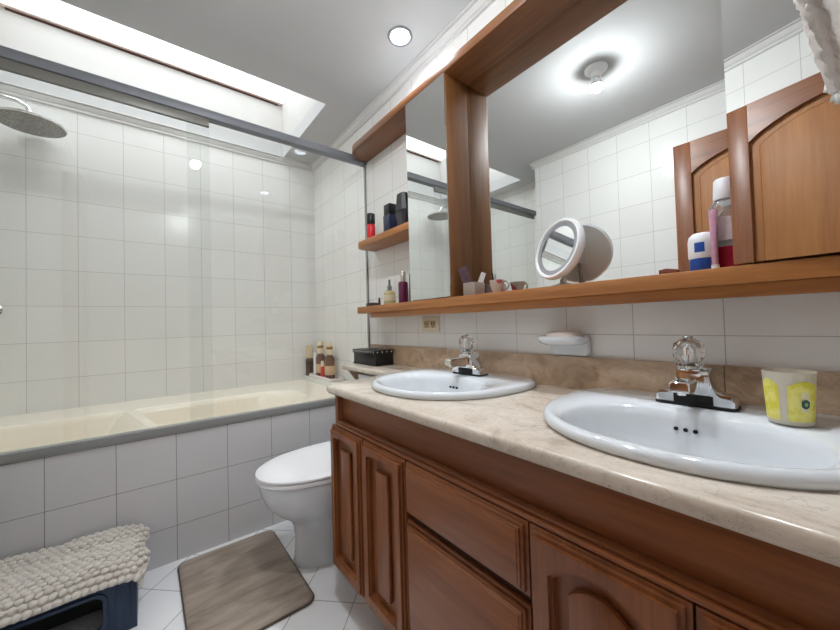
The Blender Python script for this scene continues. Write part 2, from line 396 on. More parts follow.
b = nb(); tube(b, [(XA+.002, 2.605, 2.20), (-.60, 2.605, 2.20), (-.50, 2.605, 2.195), (-.465, 2.605, 2.175), (-.455, 2.605, 2.145), (-.455, 2.605, 2.105)], .011); lathe(b, [(0, .012), (.03, .012), (.034, 0), (0, 0)], (XA+.001, 2.605, 2.20), 24, Matrix.Rotation(PI/2, 4, 'Y')); obj('arm', b, 'chrome', sh)
va = thing('shower_valve', 'chrome shower valve knob on the far tiled wall at left edge', 'valve', (-.615, YF, 1.137))
b = nb(); lathe(b, [(0, 0), (.035, 0), (.035, .006), (.02, .012), (.016, .035), (0, .035)], (-.615, YF, 1.137), 24, Matrix.Rotation(PI/2, 4, 'X')); obj('escutcheon', b, 'chrome', va)
b = nb(); lathe(b, [(0, .035), (.022, .036), (.026, .05), (.024, .066), (0, .07)], (-.615, YF, 1.137), 20, Matrix.Rotation(PI/2, 4, 'X')); obj('knob', b, 'alu_dark', va)

# ------------------------------------------------------------------ vanity
ZT = .785
van = thing('vanity_cabinet', 'reddish brown wooden vanity cabinet with arched panel doors under the marble top', 'cabinet', (.8, .45, 0))
def arch(y0, y1, z0, z1, rise, n=10):
    P = [(y0, z0), (y1, z0)]
    for i in range(n+1):
        t = i/n; y = y1+(y0-y1)*t
        P.append((y, z1-rise+rise*math.sin(PI*t)**.8))
    return P
b = nb(); box(b, .5600, XR-.002, 1.2145, 1.238, .10, ZT-.032, .001); obj('side_panel', b, 'wood_v', van)
b = nb(); box(b, .59, XR-.002, -.45, -.432, .10, ZT-.032, .001); obj('side_panel', b, 'wood_v', van)
b = nb(); box(b, .5795, .597, -.43, 1.2135, .644, ZT-.032, .0015); obj('apron', b, 'wood_h', van)
b = nb(); box(b, .548, .579, -.43, 1.2135, .6435, .6505, .0015); box(b, .558, .579, -.43, 1.2135, .6500, .6585, .003); obj('moulding', b, 'wood_h', van)
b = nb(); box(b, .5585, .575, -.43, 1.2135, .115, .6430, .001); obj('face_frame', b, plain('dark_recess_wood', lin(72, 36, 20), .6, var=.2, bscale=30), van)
b = nb(); box(b, .64, .66, -.43, 1.205, 0, .115, .001); obj('toe_kick', b, 'wood_h', van)
b = nb(); box(b, .59, XR-.004, -.43, 1.207, .10, .115); obj('bottom_panel', b, 'wood_h', van)
def stepped(bm, y0, y1, z0, z1, xb=.558):
    box(bm, xb-.010, xb, y0, y1, z0, z1, .0015)
    box(bm, xb-.017, xb-.009, y0+.007, y1-.007, z0+.007, z1-.007, .002)
    box(bm, xb-.022, xb-.016, y0+.013, y1-.013, z0+.013, z1-.013, .002)
def door(y0, y1, z0, z1, st=.05, fld=.028, label=None):
    bm = nb(); xb = .558
    o1 = [(y0, z0), (y1, z0), (y1, z1), (y0, z1)]
    rise = .012 if y1-y0 < .235 else .034
    ins = arch(y0+st, y1-st, z0+st+.008, z1-st+.008, rise)
    poly_prism(bm, o1, [ins], 0, xb, xb-.010)
    o2 = [(y0+.007, z0+.007), (y1-.007, z0+.007), (y1-.007, z1-.007), (y0+.007, z1-.007)]
    poly_prism(bm, o2, [ins], 0, xb-.0095, xb-.016)
    o3 = [(y0+.014, z0+.014), (y1-.014, z0+.014), (y1-.014, z1-.014), (y0+.014, z1-.014)]
    poly_prism(bm, o3, [arch(y0+st-.005, y1-st+.005, z0+st+.003, z1-st+.013, rise)], 0, xb-.0155, xb-.024)
    d = obj('door', bm, 'wood_v', van, .4)
    bm = nb()
    box(bm, xb-.004, xb, y0+st-.01, y1-st+.01, z0+st-.005, z1-st+.014)
    q = arch(y0+st+fld, y1-st-fld, z0+st+fld+.01, z1-st-fld+.012, rise*.7) if rise > .02 else [(y0+st+fld, z0+st+fld), (y1-st-fld, z0+st+fld), (y1-st-fld, z1-st-fld+.012), (y0+st+fld, z1-st-fld+.012)]
    poly_prism(bm, q, [], 0, xb-.004, xb-.018, bev=.006)
    obj('raised_panel', bm, 'wood_v', d, .4)
    return d
door(1.012, 1.242, .125, .640, .042, .040)
door(.775, 1.004, .125, .640, .042, .040)
door(.1445, .385, .125, .640, .046, .026)
door(-.10, .1405, .125, .640, .046, .026)
door(-.345, -.105, .125, .640, .046, .026)
def drawer(y0, y1, z0, z1):
    bm = nb(); stepped(bm, y0, y1, z0, z1); box(bm, .534, .543, y0+.018, y1-.018, z0+.018, z1-.018, .002)
    obj('drawer', bm, 'wood_h', van, .4)
drawer(.389, .770, .503, .640); drawer(.389, .770, .125, .486)

# marble worktop with two sink holes and the banjo shelf over the toilet
def sink_ring(yc, f, z, n=56, grow=0.0):
    P = []
    for i in range(n):
        a = 2*PI*i/n; c, s = math.cos(a), math.sin(a)
        e = 2/2.2 if c < 0 else 2/4.5
        ax = (.302+grow) if c < 0 else (.172+grow)
        x = .897 + math.copysign(abs(c)**e, c)*ax*f
        y = yc - math.copysign(abs(s)**(2/2.2 if c < 0 else 2/4.5), s)*(.280+grow)*f
        P.append((x, y, z))
    return P
def basin_ring(yc, f, z, n=56, cx=.775, ax=.142, ay=.198):
    return [(cx+ax*f*math.copysign(abs(math.cos(2*PI*i/n))**.85, math.cos(2*PI*i/n)),
             yc-ay*f*math.copysign(abs(math.sin(2*PI*i/n))**.85, math.sin(2*PI*i/n)), z) for i in range(n)]
SINKS = ((.938, 'far'), (.222, 'near'))
out = [(.535, -.45), (XR-.001, -.45), (XR-.001, 1.865), (.894, 1.865), (.888, 1.86), (.886, 1.45), (.878, 1.40), (.84, 1.345), (.77, 1.318), (.68, 1.306), (.60, 1.296), (.56, 1.285), (.541, 1.27), (.535, 1.25)]
b = nb(); poly_prism(b, out, [[p[:2] for p in sink_ring(y, .93, 0)] for y, _ in SINKS], 2, ZT-.030, ZT)
bmesh.ops.recalc_face_normals(b, faces=b.faces[:])
ed = [e for e in b.edges if len(e.link_faces) == 2 and e.calc_face_angle(0) > 1.2 and abs(e.verts[0].co.z-e.verts[1].co.z) < 1e-6 and
      all(v.co.x < .545 or v.co.y > 1.24 for v in e.verts) and all(v.co.x < 1.09 for v in e.verts)]
bmesh.ops.bevel(b, geom=ed, offset=.011, segments=4, profile=.5, affect='EDGES')
ct = thing('countertop', 'polished beige marble worktop holding two white sinks', 'countertop', (.8, .5, ZT-.03))
obj('slab', b, 'marble', ct, .6)
b = nb(); poly_prism(b, [(.91, ZT-.0305), (XR-.002, ZT-.0305), (XR-.002, .60), (.985, .66)], [], 1, 1.83, 1.85); obj('bracket', b, 'travertine', ct, .3)
bs = thing('backsplash', 'tan stone backsplash strip along the wall behind the worktop', 'backsplash', (XR-.01, .7, ZT))
for y0, y1 in ((-.45, .2), (.2015, 1.178), (1.1795, 1.865)):
    b = nb(); box(b, XR-.018, XR-.0005, y0, y1, ZT+.0005, .889, .001); obj('stone_strip', b, 'travertine', bs, .3)

# ------------------------------------------------------------------ sinks and faucets
drain_m = 'chrome'
def sink(yc, label):
    s = thing('sink', label, 'sink', (.8, yc, ZT), 'drop-in sinks')
    bm = nb(); z = ZT
    loft(bm, [sink_ring(yc, .93, z-.012), sink_ring(yc, .985, z+.001), sink_ring(yc, 1.0, z+.006), sink_ring(yc, 1.0, z+.014), sink_ring(yc, .985, z+.021),
              sink_ring(yc, .962, z+.0235), [tuple(Vector(p)*.5+Vector(q)*.5) for p, q in zip(sink_ring(yc, .9, z+.0225), basin_ring(yc, 1.15, z+.0225))],
              basin_ring(yc, 1.05, z+.020), basin_ring(yc, 1.0, z+.013), basin_ring(yc, .965, z-.004), basin_ring(yc, .93, z-.04), basin_ring(yc, .84, z-.085), basin_ring(yc, .62, z-.118),
              basin_ring(yc, .35, z-.128), basin_ring(yc, .12, z-.131)], cap0=False)
    obj('bowl', bm, 'ceramic', s, .9)
    bm = nb(); lathe(bm, [(0, .004), (.012, .004), (.02, .002), (.022, 0), (.022, -.004), (0, -.004)], (.775, yc, z-.1305), 24); obj('drain', bm, 'chrome', s)
    bm = nb()
    for k in (-1, 0, 1):
        lathe(bm, [(0, 0.004), (.0042, 0.004), (.0042, -.006), (0, -.006)], (.9095, yc+.017*k+.015, z-.020), 14, Matrix.Rotation(-PI/2+.12, 4, 'Y'))
    obj('overflow_hole', bm, 'blackrubber', s)
    return s
sink(SINKS[0][0], 'white ceramic sink nearer the toilet, at the left end of the worktop')
sink(SINKS[1][0], 'large white ceramic sink in the foreground, beside the yellow cup')

def faucet(y, label):
    z0 = ZT+.0228; x0 = .985
    f = thing('faucet', label, 'faucet', (x0, y, z0), 'sink faucets')
    def L(p): return (p[0]+x0, p[1]+y, p[2]+z0)
    bm = nb(); poly_prism(bm, [(u+x0, v+y) for u, v in rrect(-.029, .028, -.0745, .0745, .012)], [], 2, z0, z0+.006, bev=.001); obj('gasket', bm, 'blackrubber', f, .5)
    bm = nb(); rings = []
    half = ((.073, .018, .014, .004), (.071, .024, .022, .004), (.066, .026, .0275, .004), (.048, .026, .0305, .004), (.041, .0255, .036, .004), (.036, .025, .047, .004), (.0325, .0245, .060, .004), (.030, .024, .078, .004), (.028, .023, .0835, .004))
    for yy, w, h, hb in [(-a, b_, c_, d_) for a, b_, c_, d_ in half] + list(half[::-1]):
        k = .005
        rings.append([L(p) for p in ((-w, yy, hb), (-w, yy, h-k), (-w+k*1.2, yy, h), (w-k*1.2, yy, h), (w, yy, h-k), (w, yy, hb))])
    loft(bm, rings); obj('body', bm, 'chrome', f, .6)
    bm = nb(); lathe(bm, [(0, .082), (.0075, .082), (.0075, .098), (.010, .101), (.010, .128), (.006, .134), (0, .134)], L((-.004, .009, 0)), 14); obj('knob_stem', bm, 'chrome', f)
    bm = nb(); box(bm, x0-.0275, x0-.022, y-.036, y+.036, z0+.005, z0+.026, .002); obj('front_recess', bm, 'blackrubber', f)
    bm = nb(); rg = []
    for xx, hw, zb, zt in ((-.010, .022, .028, .074), (-.030, .021, .030, .070), (-.060, .0195, .036, .067), (-.106, .0185, .042, .066), (-.114, .0175, .043, .0655), (-.116, .0155, .045, .0635)):
        rg.append([L(p) for p in ((xx, -hw, zb), (xx, -hw, zt-.004), (xx, -hw+.004, zt), (xx, hw-.004, zt), (xx, hw, zt-.004), (xx, hw, zb))])
    loft(bm, rg); lathe(bm, [(0, 0), (.008, 0), (.008, -.006), (0, -.006)], L((-.099, 0, .042)), 16); obj('spout', bm, 'chrome', f, .6)
    bm = nb(); lathe(bm, [(0, .079), (.026, .079), (.0265, .0815), (0, .0818)], L((-.002, .004, 0)), 24); obj('collar', bm, 'chrome', f)
    bm = nb(); t = bmesh.new(); bmesh.ops.create_icosphere(t, subdivisions=2, radius=.0325); merge(bm, t, Matrix.Translation(L((-.004, .009, .1215))))
    lathe(bm, [(0, .082), (.022, .082), (.027, .090), (.0245, .096), (.017, .101), (0, .101)], L((-.004, .009, 0)), 9)
    obj('crystal_knob', bm, 'crystal', f, 0)
    bm = nb(); lathe(bm, [(0, .1535), (.012, .153), (.010, .1565), (0, .158)], L((-.004, .009, 0)), 18); obj('knob_cap', bm, 'chrome', f)
    return f
faucet(.940, 'chrome faucet with crystal knob on the sink nearer the toilet')
faucet(.235, 'chrome faucet with crystal knob on the foreground sink beside the yellow cup')

# ------------------------------------------------------------------ mirror cabinet
X0, XM = .9555, 1.088
ZS, ZU, ZT0, ZT1 = 1.1115, 1.4825, 2.025, 2.062
YP, YC, YE = 1.004, 1.270, 1.785            # post, left cabinet's far side, shelf end
mc = thing('mirror_cabinet', 'wooden wall unit with mirrors and open rounded shelves above the sinks', 'mirror cabinet', (1.05, .6, 1.05))
def rounded_shelf(y0, y1, x0, x1, r):
    P = [(x0, y0), (x1, y0), (x1, y1)]
    for i in range(9):
        a = PI/2*i/8
        P.append((x0+r - r*math.sin(a), y1 - r + r*math.cos(a)))
    return P
def sh_part(name, y0, y1, x0, x1, z0, z1, r, mat):
    bm = nb(); poly_prism(bm, rounded_shelf(y0, y1, x0, x1, r), [], 2, z0, z1, bev=.002); return obj(name, bm, mat, mc, .5)
sh_part('top_board', -.5, 1.872, X0, XR-.0005, ZT0, ZT1, .095, 'wood_top')
bm = nb(); box(bm, X0+.02, XR-.001, -.5, 1.80, ZT1+.0003, ZT1+.004); obj('bounce_board', bm, plain('neutral_bounce', lin(196, 196, 196), .8), mc)  # unseen board added to bounce neutral light up instead of wood-tinted light
sh_part('lower_shelf', -.5, 1.800, X0, XR-.0005, 1.074, ZS-.0005, .025, 'woodL_h')
bm = nb(); box(bm, .978, 1.0, -.5, 1.678, 1.047, 1.0738, .001); obj('support_rail', bm, 'woodL_h', mc)
sh_part('corner_shelf', YC+.001, 1.80, X0, XR-.0005, 1.449, ZU-.0005, .06, 'woodL_h')
bm = nb(); box(bm, X0+.005, XM-.0005, YP, YP+.02, ZS, ZT0-.0005, .001); obj('side_post', bm, 'wood_post', mc)
bm = nb(); box(bm, X0+.010, XR-.001, YC-.022, YC-.002, ZS, ZT0-.0005, .001); obj('cabinet_side', bm, 'wood_v', mc)
bm = nb(); box(bm, X0+.010, XR-.001, .128, .145, ZS, ZT0-.0005, .001); obj('cabinet_side', bm, 'wood_v', mc)
bm = nb(); box(bm, XR-.008, XR-.001, YP+.022, YC-.024, ZS, ZT0-.0005); obj('back_panel', bm, 'wood_v', mc)
bm = nb(); box(bm, XR-.008, XR-.001, -.5, .127, ZS, ZT0-.0005); obj('back_panel', bm, 'wood_v', mc)
bm = nb(); box(bm, XM, XR-.001, .147, YP+.018, ZS+.0005, ZT0-.0006); d = obj('center_mirror', bm, 'mirror', mc, 0); d['label'] = 'large recessed mirror'
bm = nb(); box(bm, X0, X0+.005, YP+.002, YC, ZS+.003, ZT0-.0005); d = obj('mirror_door', bm, 'mirror', mc, 0); d['label'] = 'narrow mirror door on the left'
# right mirror door, slightly ajar (hinged at its left edge)
bm = nb(); box(bm, 0, .005, -.62, 0, ZS+.003, ZT0-.004)
d = obj('mirror_door', bm, 'mirror', None, 0); d.parent = mc; d['label'] = 'right mirror door standing slightly open'
AJ = math.radians(5.85); HY = .1545
d.location = Vector((X0, HY, 0)) - mc.location; d.rotation_euler = (0, 0, -AJ)

# ------------------------------------------------------------------ opposite wall: arched wooden door leaf (seen in the mirrors)
dr = thing('door_leaf', 'arched panel wooden door against the opposite wall, seen in the mirrors', 'door', (XL+.02, .29, 0))
b = nb(); y0, y1, z0, z1 = -.12, .665, .01, 2.045; st = .085
def bigarch(y0, y1, z0, z1, rise, n=20):
    P = [(y0, z0), (y1, z0)]
    for i in range(n+1):
        t = i/n; P.append((y1+(y0-y1)*t, z1-rise+rise*math.sin(PI*t)**.75))
    return P
ya, yb_ = y0+st, y1-st
for u0, u1 in ((y0, ya-.0006), (yb_+.0006, y1)):
    b = nb(); box(b, XL+.001, XL+.041, u0, u1, z0, z1, .002); obj('stile', b, 'wood_v', dr, .4)
ar = bigarch(ya, yb_, .97, z1-.09, .10)[2:]
b = nb(); poly_prism(b, [(ya, z1), (ya, ar[-1][1])] + ar[::-1][1:-1] + [(yb_, ar[0][1]), (yb_, z1)], [], 0, XL+.001, XL+.0405); obj('rail', b, 'wood_h', dr, .4)
b = nb(); box(b, XL+.001, XL+.0405, ya, yb_, .85, .97, .002); obj('rail', b, 'wood_h', dr, .4)
b = nb(); box(b, XL+.001, XL+.0405, ya, yb_, z0, .16, .002); obj('rail', b, 'wood_h', dr, .4)
b = nb(); poly_prism(b, bigarch(y0+st-.01, y1-st+.01, .96, z1-.08, .10), [], 0, XL+.006, XL+.018)
poly_prism(b, bigarch(y0+st+.035, y1-st-.035, 1.005, z1-.125, .095), [], 0, XL+.018, XL+.030, bev=.008); obj('upper_panel', b, 'panel_v', dr, .4)
b = nb(); box(b, XL+.006, XL+.018, y0+st-.01, y1-st+.01, .15, .86); box(b, XL+.018, XL+.030, y0+st+.035, y1-st-.035, .20, .815, .008); obj('lower_panel', b, 'panel_v', dr, .4)

# ------------------------------------------------------------------ lights
lens_m = emis('lit_lens', (.88, .94, 1, 1), SPOT)
for dy, lab in ((1.255, 'round recessed downlight shining in the ceiling left of the mirror top'), (.26, 'second recessed downlight over the foreground sink, seen only as a glint in the shower glass')):
    dl = thing('downlight', lab, 'light', (.925, dy, ZC), 'ceiling downlights')
    b = nb(); lathe(b, [(.043, -.004), (.0425, .036), (0, .040), (0, .0415), (.0445, .038), (.0455, .001), (.058, 0), (.056, -.006), (.048, -.007), (.043, -.004)], (.925, dy, ZC-.0005), 40); obj('trim_ring', b, 'alu', dl)
    b = nb(); lathe(b, [(0, .034), (.041, .034), (.041, .031), (0, .030)], (.925, dy, ZC), 40); obj('lens', b, lens_m, dl)
bx, by = .30, .81
bl = thing('bulb_lamp', 'bare lit bulb in a porcelain ceiling holder, seen in the big mirror', 'lamp', (bx, by, ZC))
b = nb(); lathe(b, [(0, 0), (.055, 0), (.055, -.008), (.045, -.018), (.028, -.024), (.024, -.05), (0, -.05)], (bx, by, ZC-.0005), 32); obj('lamp_holder', b, 'white_plastic', bl)
b = nb(); lathe(b, [(0, -.0505), (.014, -.0505), (.017, -.062), (.028, -.080), (.033, -.092), (.033, -.096), (0, -.096)], (bx, by, ZC), 28); obj('bulb_uplight_block', b, 'white_plastic', bl)  # opaque upper half added to block the bulb's glow on the ceiling
b = nb(); lathe(b, [(0, -.0965), (.0305, -.0965), (.0285, -.106), (.022, -.116), (.012, -.123), (0, -.125)], (bx, by, ZC), 28); obj('bulb', b, emis('lit_bulb', (.93, .97, 1, 1), BULB), bl)

# ------------------------------------------------------------------ toilet
tl = thing('toilet', 'white ceramic toilet between the bathtub and the vanity', 'toilet', (.7, 1.48, 0))
YT = 1.490
def egg(f, bk, hw, z, n=40, y=YT, p=1.0):
    cx = f + (bk-f)*.56; P = []
    for i in range(n):
        a = 2*PI*i/n; c, s = math.cos(a), math.sin(a)
        ax = (cx-f) if c < 0 else (bk-cx)
        e = .92 if c < 0 else .7
        P.append((cx+math.copysign(abs(c)**e, c)*ax, y+math.copysign(abs(s)**.9, s)*hw, z))
    return P
b = nb()
YB_ = 1.515
loft(b, [egg(.491, 1.0, .115, 0, y=YB_), egg(.4865, 1.0, .118, .010, y=YB_), egg(.490, 1.0, .112, .03, y=YB_), egg(.494, 1.0, .104, .11, y=YB_), egg(.486, 1.0, .106, .165, y=YB_-.004), egg(.464, .99, .124, .205, y=YB_-.012), egg(.415, .96, .154, .245, y=YT+.006), egg(.372, .94, .176, .295),
         egg(.352, .92, .184, .345), egg(.347, .91, .187, .378), egg(.348, .91, .187, .386), egg(.357, .90, .180, .392)]); obj('bowl', b, 'ceramic', tl, .9)
b = nb(); loft(b, [egg(.344, .88, .184, .3925), egg(.338, .885, .189, .396), egg(.338, .885, .189, .406), egg(.344, .88, .185, .4105)]); obj('seat', b, 'white_plastic', tl, .6)
b = nb(); loft(b, [egg(.343, .885, .186, .4125), egg(.336, .888, .191, .416), egg(.337, .888, .190, .422), egg(.350, .88, .178, .431), egg(.39, .85, .145, .439), egg(.48, .78, .08, .442)]); obj('lid', b, 'white_plastic', tl, .6)
b = nb(); box(b, .905, XR-.006, YT-.2, YT+.2, .40, .715, .02, 3); obj('tank', b, 'ceramic', tl)
b = nb(); box(b, .90, XR-.004, YT-.205, YT+.205, .7155, .745, .008); obj('tank_lid', b, 'ceramic', tl)

# ------------------------------------------------------------------ floor mat
mat_m, nt, p = newmat('taupe_memory_foam')
tc = N(nt, 'ShaderNodeTexCoord'); mp = N(nt, 'ShaderNodeMapping'); mp.inputs['Scale'].default_value = (3.2, 15, 1); mp.inputs['Rotation'].default_value = (0, 0, .12)
nt.links.new(tc.outputs['Object'], mp.inputs[0])
nz = N(nt, 'ShaderNodeTexNoise', Scale=1.0, Detail=6.0, Roughness=.65, Distortion=.6); nt.links.new(mp.outputs[0], nz.inputs['Vector'])
cr = N(nt, 'ShaderNodeValToRGB'); cr.color_ramp.elements[0].position = .36; cr.color_ramp.elements[0].color = lin(128, 113, 100); cr.color_ramp.elements[1].position = .6; cr.color_ramp.elements[1].color = lin(164, 149, 135)
nt.links.new(nz.outputs['Fac'], cr.inputs[0]); nt.links.new(cr.outputs[0], p.inputs['Base Color']); p.inputs['Roughness'].default_value = .95; p.inputs['Sheen Weight'].default_value = .3
bp = N(nt, 'ShaderNodeBump', Strength=.5, Distance=.004); nt.links.new(nz.outputs['Fac'], bp.inputs['Height']); nt.links.new(bp.outputs['Normal'], p.inputs['Normal'])
mt = thing('bath_mat', 'taupe brown plush bath mat with rounded corners on the floor', 'bath mat', (.29, 1.56, 0))
b = nb(); loft(b, [[(x, y, z) for x, y in rrect(.10+i, .484-i, 1.268+i, 1.843-i, .035, 6)] for i, z in ((.002, .0008), (0, .004), (.002, .010), (.010, .014), (.02, .0145))]); obj('mat_pile', b, mat_m, mt, .9)
b = nb(); rr = rrect(.101, .483, 1.269, 1.842, .035, 6); tube(b, [(x, y, .0056) for x, y in rr] + [(rr[0][0], rr[0][1], .0056)], .0045, 8); obj('border', b, plain('mat_border', lin(92, 80, 70), .9), mt)

# ------------------------------------------------------------------ blue bin with bobble mat
blue = plain('navy_plastic', lin(34, 53, 80), .4, bump=.1, bscale=200)
bn = thing('storage_bin', 'dark blue plastic bin under the knitted mat, against the tub', 'bin', (-.24, 1.71, 0))
b = nb()
fx0, fx1, fy0, fy1 = -.47, -.030, 1.566, 1.862
poly_prism(b, [(x, z) for x, z in ((fx0, 0.001), (fx1, 0.001), (fx1, .175), (fx1-.02, .195), (fx0+.02, .195), (fx0, .175))],
           [rrect(fx0+.05, fx1-.085, .035, .150, .028, 4)], 1, fy0, fy0+.014, bev=.003)
box(b, fx0, fx1, fy1-.012, fy1, .001, .195, .003); box(b, fx0, fx0+.012, fy0+.014, fy1-.012, .001, .190, .002)
box(b, fx1-.014, fx1, fy0+.008, fy1-.012, .001, .190, .004); box(b, fx0, fx1, fy0+.004, fy1, .186, .197, .004)
obj('bin_shell', b, blue, bn, .5)
b = nb(); poly_prism(b, rrect(fx0+.04, fx1-.075, .025, .160, .034, 4), [rrect(fx0+.052, fx1-.087, .037, .148, .026, 4)], 1, fy0-.005, fy0+.001, bev=.0015)
box(b, fx1-.055, fx1-.018, fy0-.006, fy0+.002, .02, .17, .004); obj('rim', b, blue, bn, .5)
b = nb(); box(b, fx0+.03, fx1-.06, fy0+.15, fy0+.16, .02, .18); obj('inner_wall', b, plain('dark_inside', lin(40, 44, 42), .6), bn)
yarn = plain('cream_yarn', lin(218, 210, 200), .95, bump=.6, bscale=260, var=.18, sheen=.3)
km = thing('knitted_mat', 'cream bobble-knit mat draped over the blue bin', 'mat', (-.24, 1.7, .2))
def kpos(u, v):
    """u along X (0..1), v from the back edge over the front (metres)"""
    x = -.50 + u*.492
    top = .208 + .014*(1-u) + .004*math.sin(u*9+1) + .003*math.sin(v*40)
    if v < .27: y = 1.866 - v; z = top
    else:
        a = min(PI/2, (v-.27)/.075*PI/2); y = 1.596 - .05*math.sin(a); z = top - .045*(1-math.cos(a)); z -= max(0, v-.345)
    e = max(0, (u-.93)/.07)
    z -= .030*e*e*(1+.3*math.sin(v*42)); x += .010*math.sin(v*33)*e
    return Vector((x, y, max(z, .03)))
VM = .338
b = nb(); nu, nv = 30, 24
shell(b, [[kpos(i/nu, VM*j/nv) for j in range(nv+1)] for i in range(nu+1)], .006)
obj('backing', b, yarn, km, .9)
b = nb(); ico = bmesh.new(); bmesh.ops.create_icosphere(ico, subdivisions=2, radius=1.0)
V = [v.co.copy() for v in ico.verts]; F = [[v.index for v in f.verts] for f in ico.faces]; ico.free()
def blobs(bm, items):
    for c, M3, s in items:
        vs = [bm.verts.new(c + M3 @ Vector((p.x*s[0], p.y*s[1], p.z*s[2]))) for p in V]
        for f in F: bm.faces.new([vs[i] for i in f])
items = []
NX, NV = 23, 17
for i in range(NX):
    for j in range(NV):
        u = (i+.5+(.5 if j % 2 else 0))/(NX+.5); v = VM*(j+.5)/NV
        c = kpos(u, v); du = (kpos(min(1, u+.01), v)-c); dv = (kpos(u, min(VM, v+.004))-kpos(u, max(0, v-.004)))
        n = dv.cross(du).normalized()
        if n.z < 0 and v < .3: n = -n
        if v >= .3 and n.y > 0: n = -n
        ax = Vector((1, 0, 0)); ax = (ax-n*ax.dot(n)).normalized(); ay = n.cross(ax)
        M3 = Matrix((ax, ay, n)).transposed() @ Matrix.Rotation(.5*rnd.uniform(-1, 1)+.35, 3, 'Z')
        k = rnd.uniform(.85, 1.15)
        items.append((c + n*(.009+rnd.uniform(-.002, .003)), M3, (.0120*k, .0096*k, .0095*k)))
blobs(b, items); o = obj('bobbles', b, yarn, km, 1.2); o['kind'] = 'stuff'

b = nb(); pl = tag(obj('tub', nb(), 'white_plastic'), 'x', 'x'); bpy.data.objects.remove(pl)
lathe(b, [(0, .001), (.055, .001), (.06, .006), (.068, .125), (.072, .13), (.072, .138), (.064, .138), (.062, .13), (.055, .012), (0, .012)], (-.354, 1.40, 0), 36)
tag(obj('plastic_pail', b, 'white_plastic', origin=(-.354, 1.40, 0)), 'white plastic pail edge at the lower left corner before the knitted mat', 'pail')

# ------------------------------------------------------------------ small things
def bottle(name, label, cat, x, y, z, parts, group=None, rot=0, n=24):
    t = thing(name, label, cat, (x, y, z), group)
    for pn, prof, mat in parts:
        bm = nb(); lathe(bm, prof, (x, y, z), n); obj(pn, bm, mat, t)
    t.rotation_euler = (0, 0, rot)
    return t
ZL = .6225
# corner shelf bottles
bottle('deodorant_bottle', 'red bottle with black cap on the small upper shelf', 'bottle', 1.02, 1.715, ZU,
       [('body', [(0, 0), (.022, 0), (.024, .004), (.024, .095), (.021, .100), (0, .100)], plain('red_lacquer', lin(196, 34, 40), .25)),
        ('cap', [(0, .1005), (.023, .1005), (.024, .104), (.024, .158), (.021, .162), (0, .162)], 'black')])
t = thing('perfume_box', 'navy blue square perfume bottle with black cap on the small upper shelf', 'perfume', (1.03, 1.532, ZU))
nv_ = plain('navy_glass', lin(30, 38, 66), .15)
b = nb(); box(b, 1.005, 1.055, 1.499, 1.565, ZU, ZU+.108, .005); obj('body', b, nv_, t)
b = nb(); box(b, 1.008, 1.052, 1.504, 1.560, ZU+.1085, ZU+.165, .003); obj('cap', b, 'black', t)
t = thing('cologne_bottle', 'tall black faceted cologne bottle beside the narrow mirror on the upper shelf', 'bottle', (1.02, 1.402, ZU))
dk = plain('charcoal_gloss', lin(52, 52, 58), .25)
b = nb(); ring = lambda w, d, z: [(1.02+d*c, 1.402+w*s, z) for c, s in ((-1, -.6), (-.4, -1), (.4, -1), (1, -.6), (1, .6), (.4, 1), (-.4, 1), (-1, .6))]
loft(b, [ring(.030, .020, ZU), ring(.037, .022, ZU+.045), ring(.045, .026, ZU+.095)]); obj('body', b, dk, t, .3)
b = nb(); loft(b, [ring(.045, .026, ZU+.0955), ring(.044, .025, ZU+.105), ring(.033, .019, ZU+.180), ring(.026, .015, ZU+.184)]); obj('cap', b, 'black', t, .3)
# lower shelf, left bay
liq = plain('pale_yellow_liquid', lin(226, 214, 160), .1, trans=.35)
bottle('perfume_bottle', 'clear perfume bottle with pale yellow liquid and silver sprayer on the lower shelf', 'perfume', 1.025, 1.548, ZS,
       [('body', [(0, 0), (.028, 0), (.031, .004), (.031, .060), (.022, .074), (.010, .078), (0, .078)], liq),
        ('label_band', [(.0315, .022), (.0318, .024), (.0318, .05), (.0315, .052)], plain('cream_label', lin(214, 206, 176), .6)),
        ('sprayer', [(0, .0785), (.012, .0785), (.012, .10), (.007, .104), (.006, .135), (0, .136)], 'alu')])
bottle('lotion_bottle', 'plum purple bottle with silver cap on the lower shelf', 'bottle', 1.025, 1.422, ZS,
       [('body', [(0, 0), (.023, 0), (.025, .004), (.025, .103), (.020, .110), (0, .110)], plain('plum_glass', lin(96, 34, 66), .2)),
        ('cap', [(0, .1105), (.014, .1105), (.014, .160), (.012, .163), (0, .163)], plain('satin_silver', lin(196, 190, 182), .3, metal=.6))])
b = nb(); tube(b, [(1.03, 1.372, ZS), (1.032, 1.373, ZS+.07), (1.033, 1.374, ZS+.145)], [.004, .0045, .003], 10)
tag(obj('eyeliner_pencil', b, 'black', origin=(1.03, 1.372, ZS)), 'thin dark pencil standing beside the narrow mirror', 'pencil')
b = nb(); box(b, .995, 1.04, 1.685, 1.755, ZS, ZS+.022, .004)
tag(obj('compact_case', b, plain('grey_brown_plastic', lin(74, 62, 58), .35), origin=(1.02, 1.72, ZS)), 'small flat dark makeup compact at the left end of the lower shelf', 'compact')
b = nb(); lathe(b, [(0, 0), (.007, 0), (.007, .03), (.005, .034), (.005, .046), (0, .047)], (1.02, 1.645, ZS), 16)
tag(obj('nail_polish', b, plain('dark_plum', lin(66, 50, 58), .2), origin=(1.02, 1.645, ZS)), 'tiny dark vial between the compact and the clear perfume bottle', 'vial')
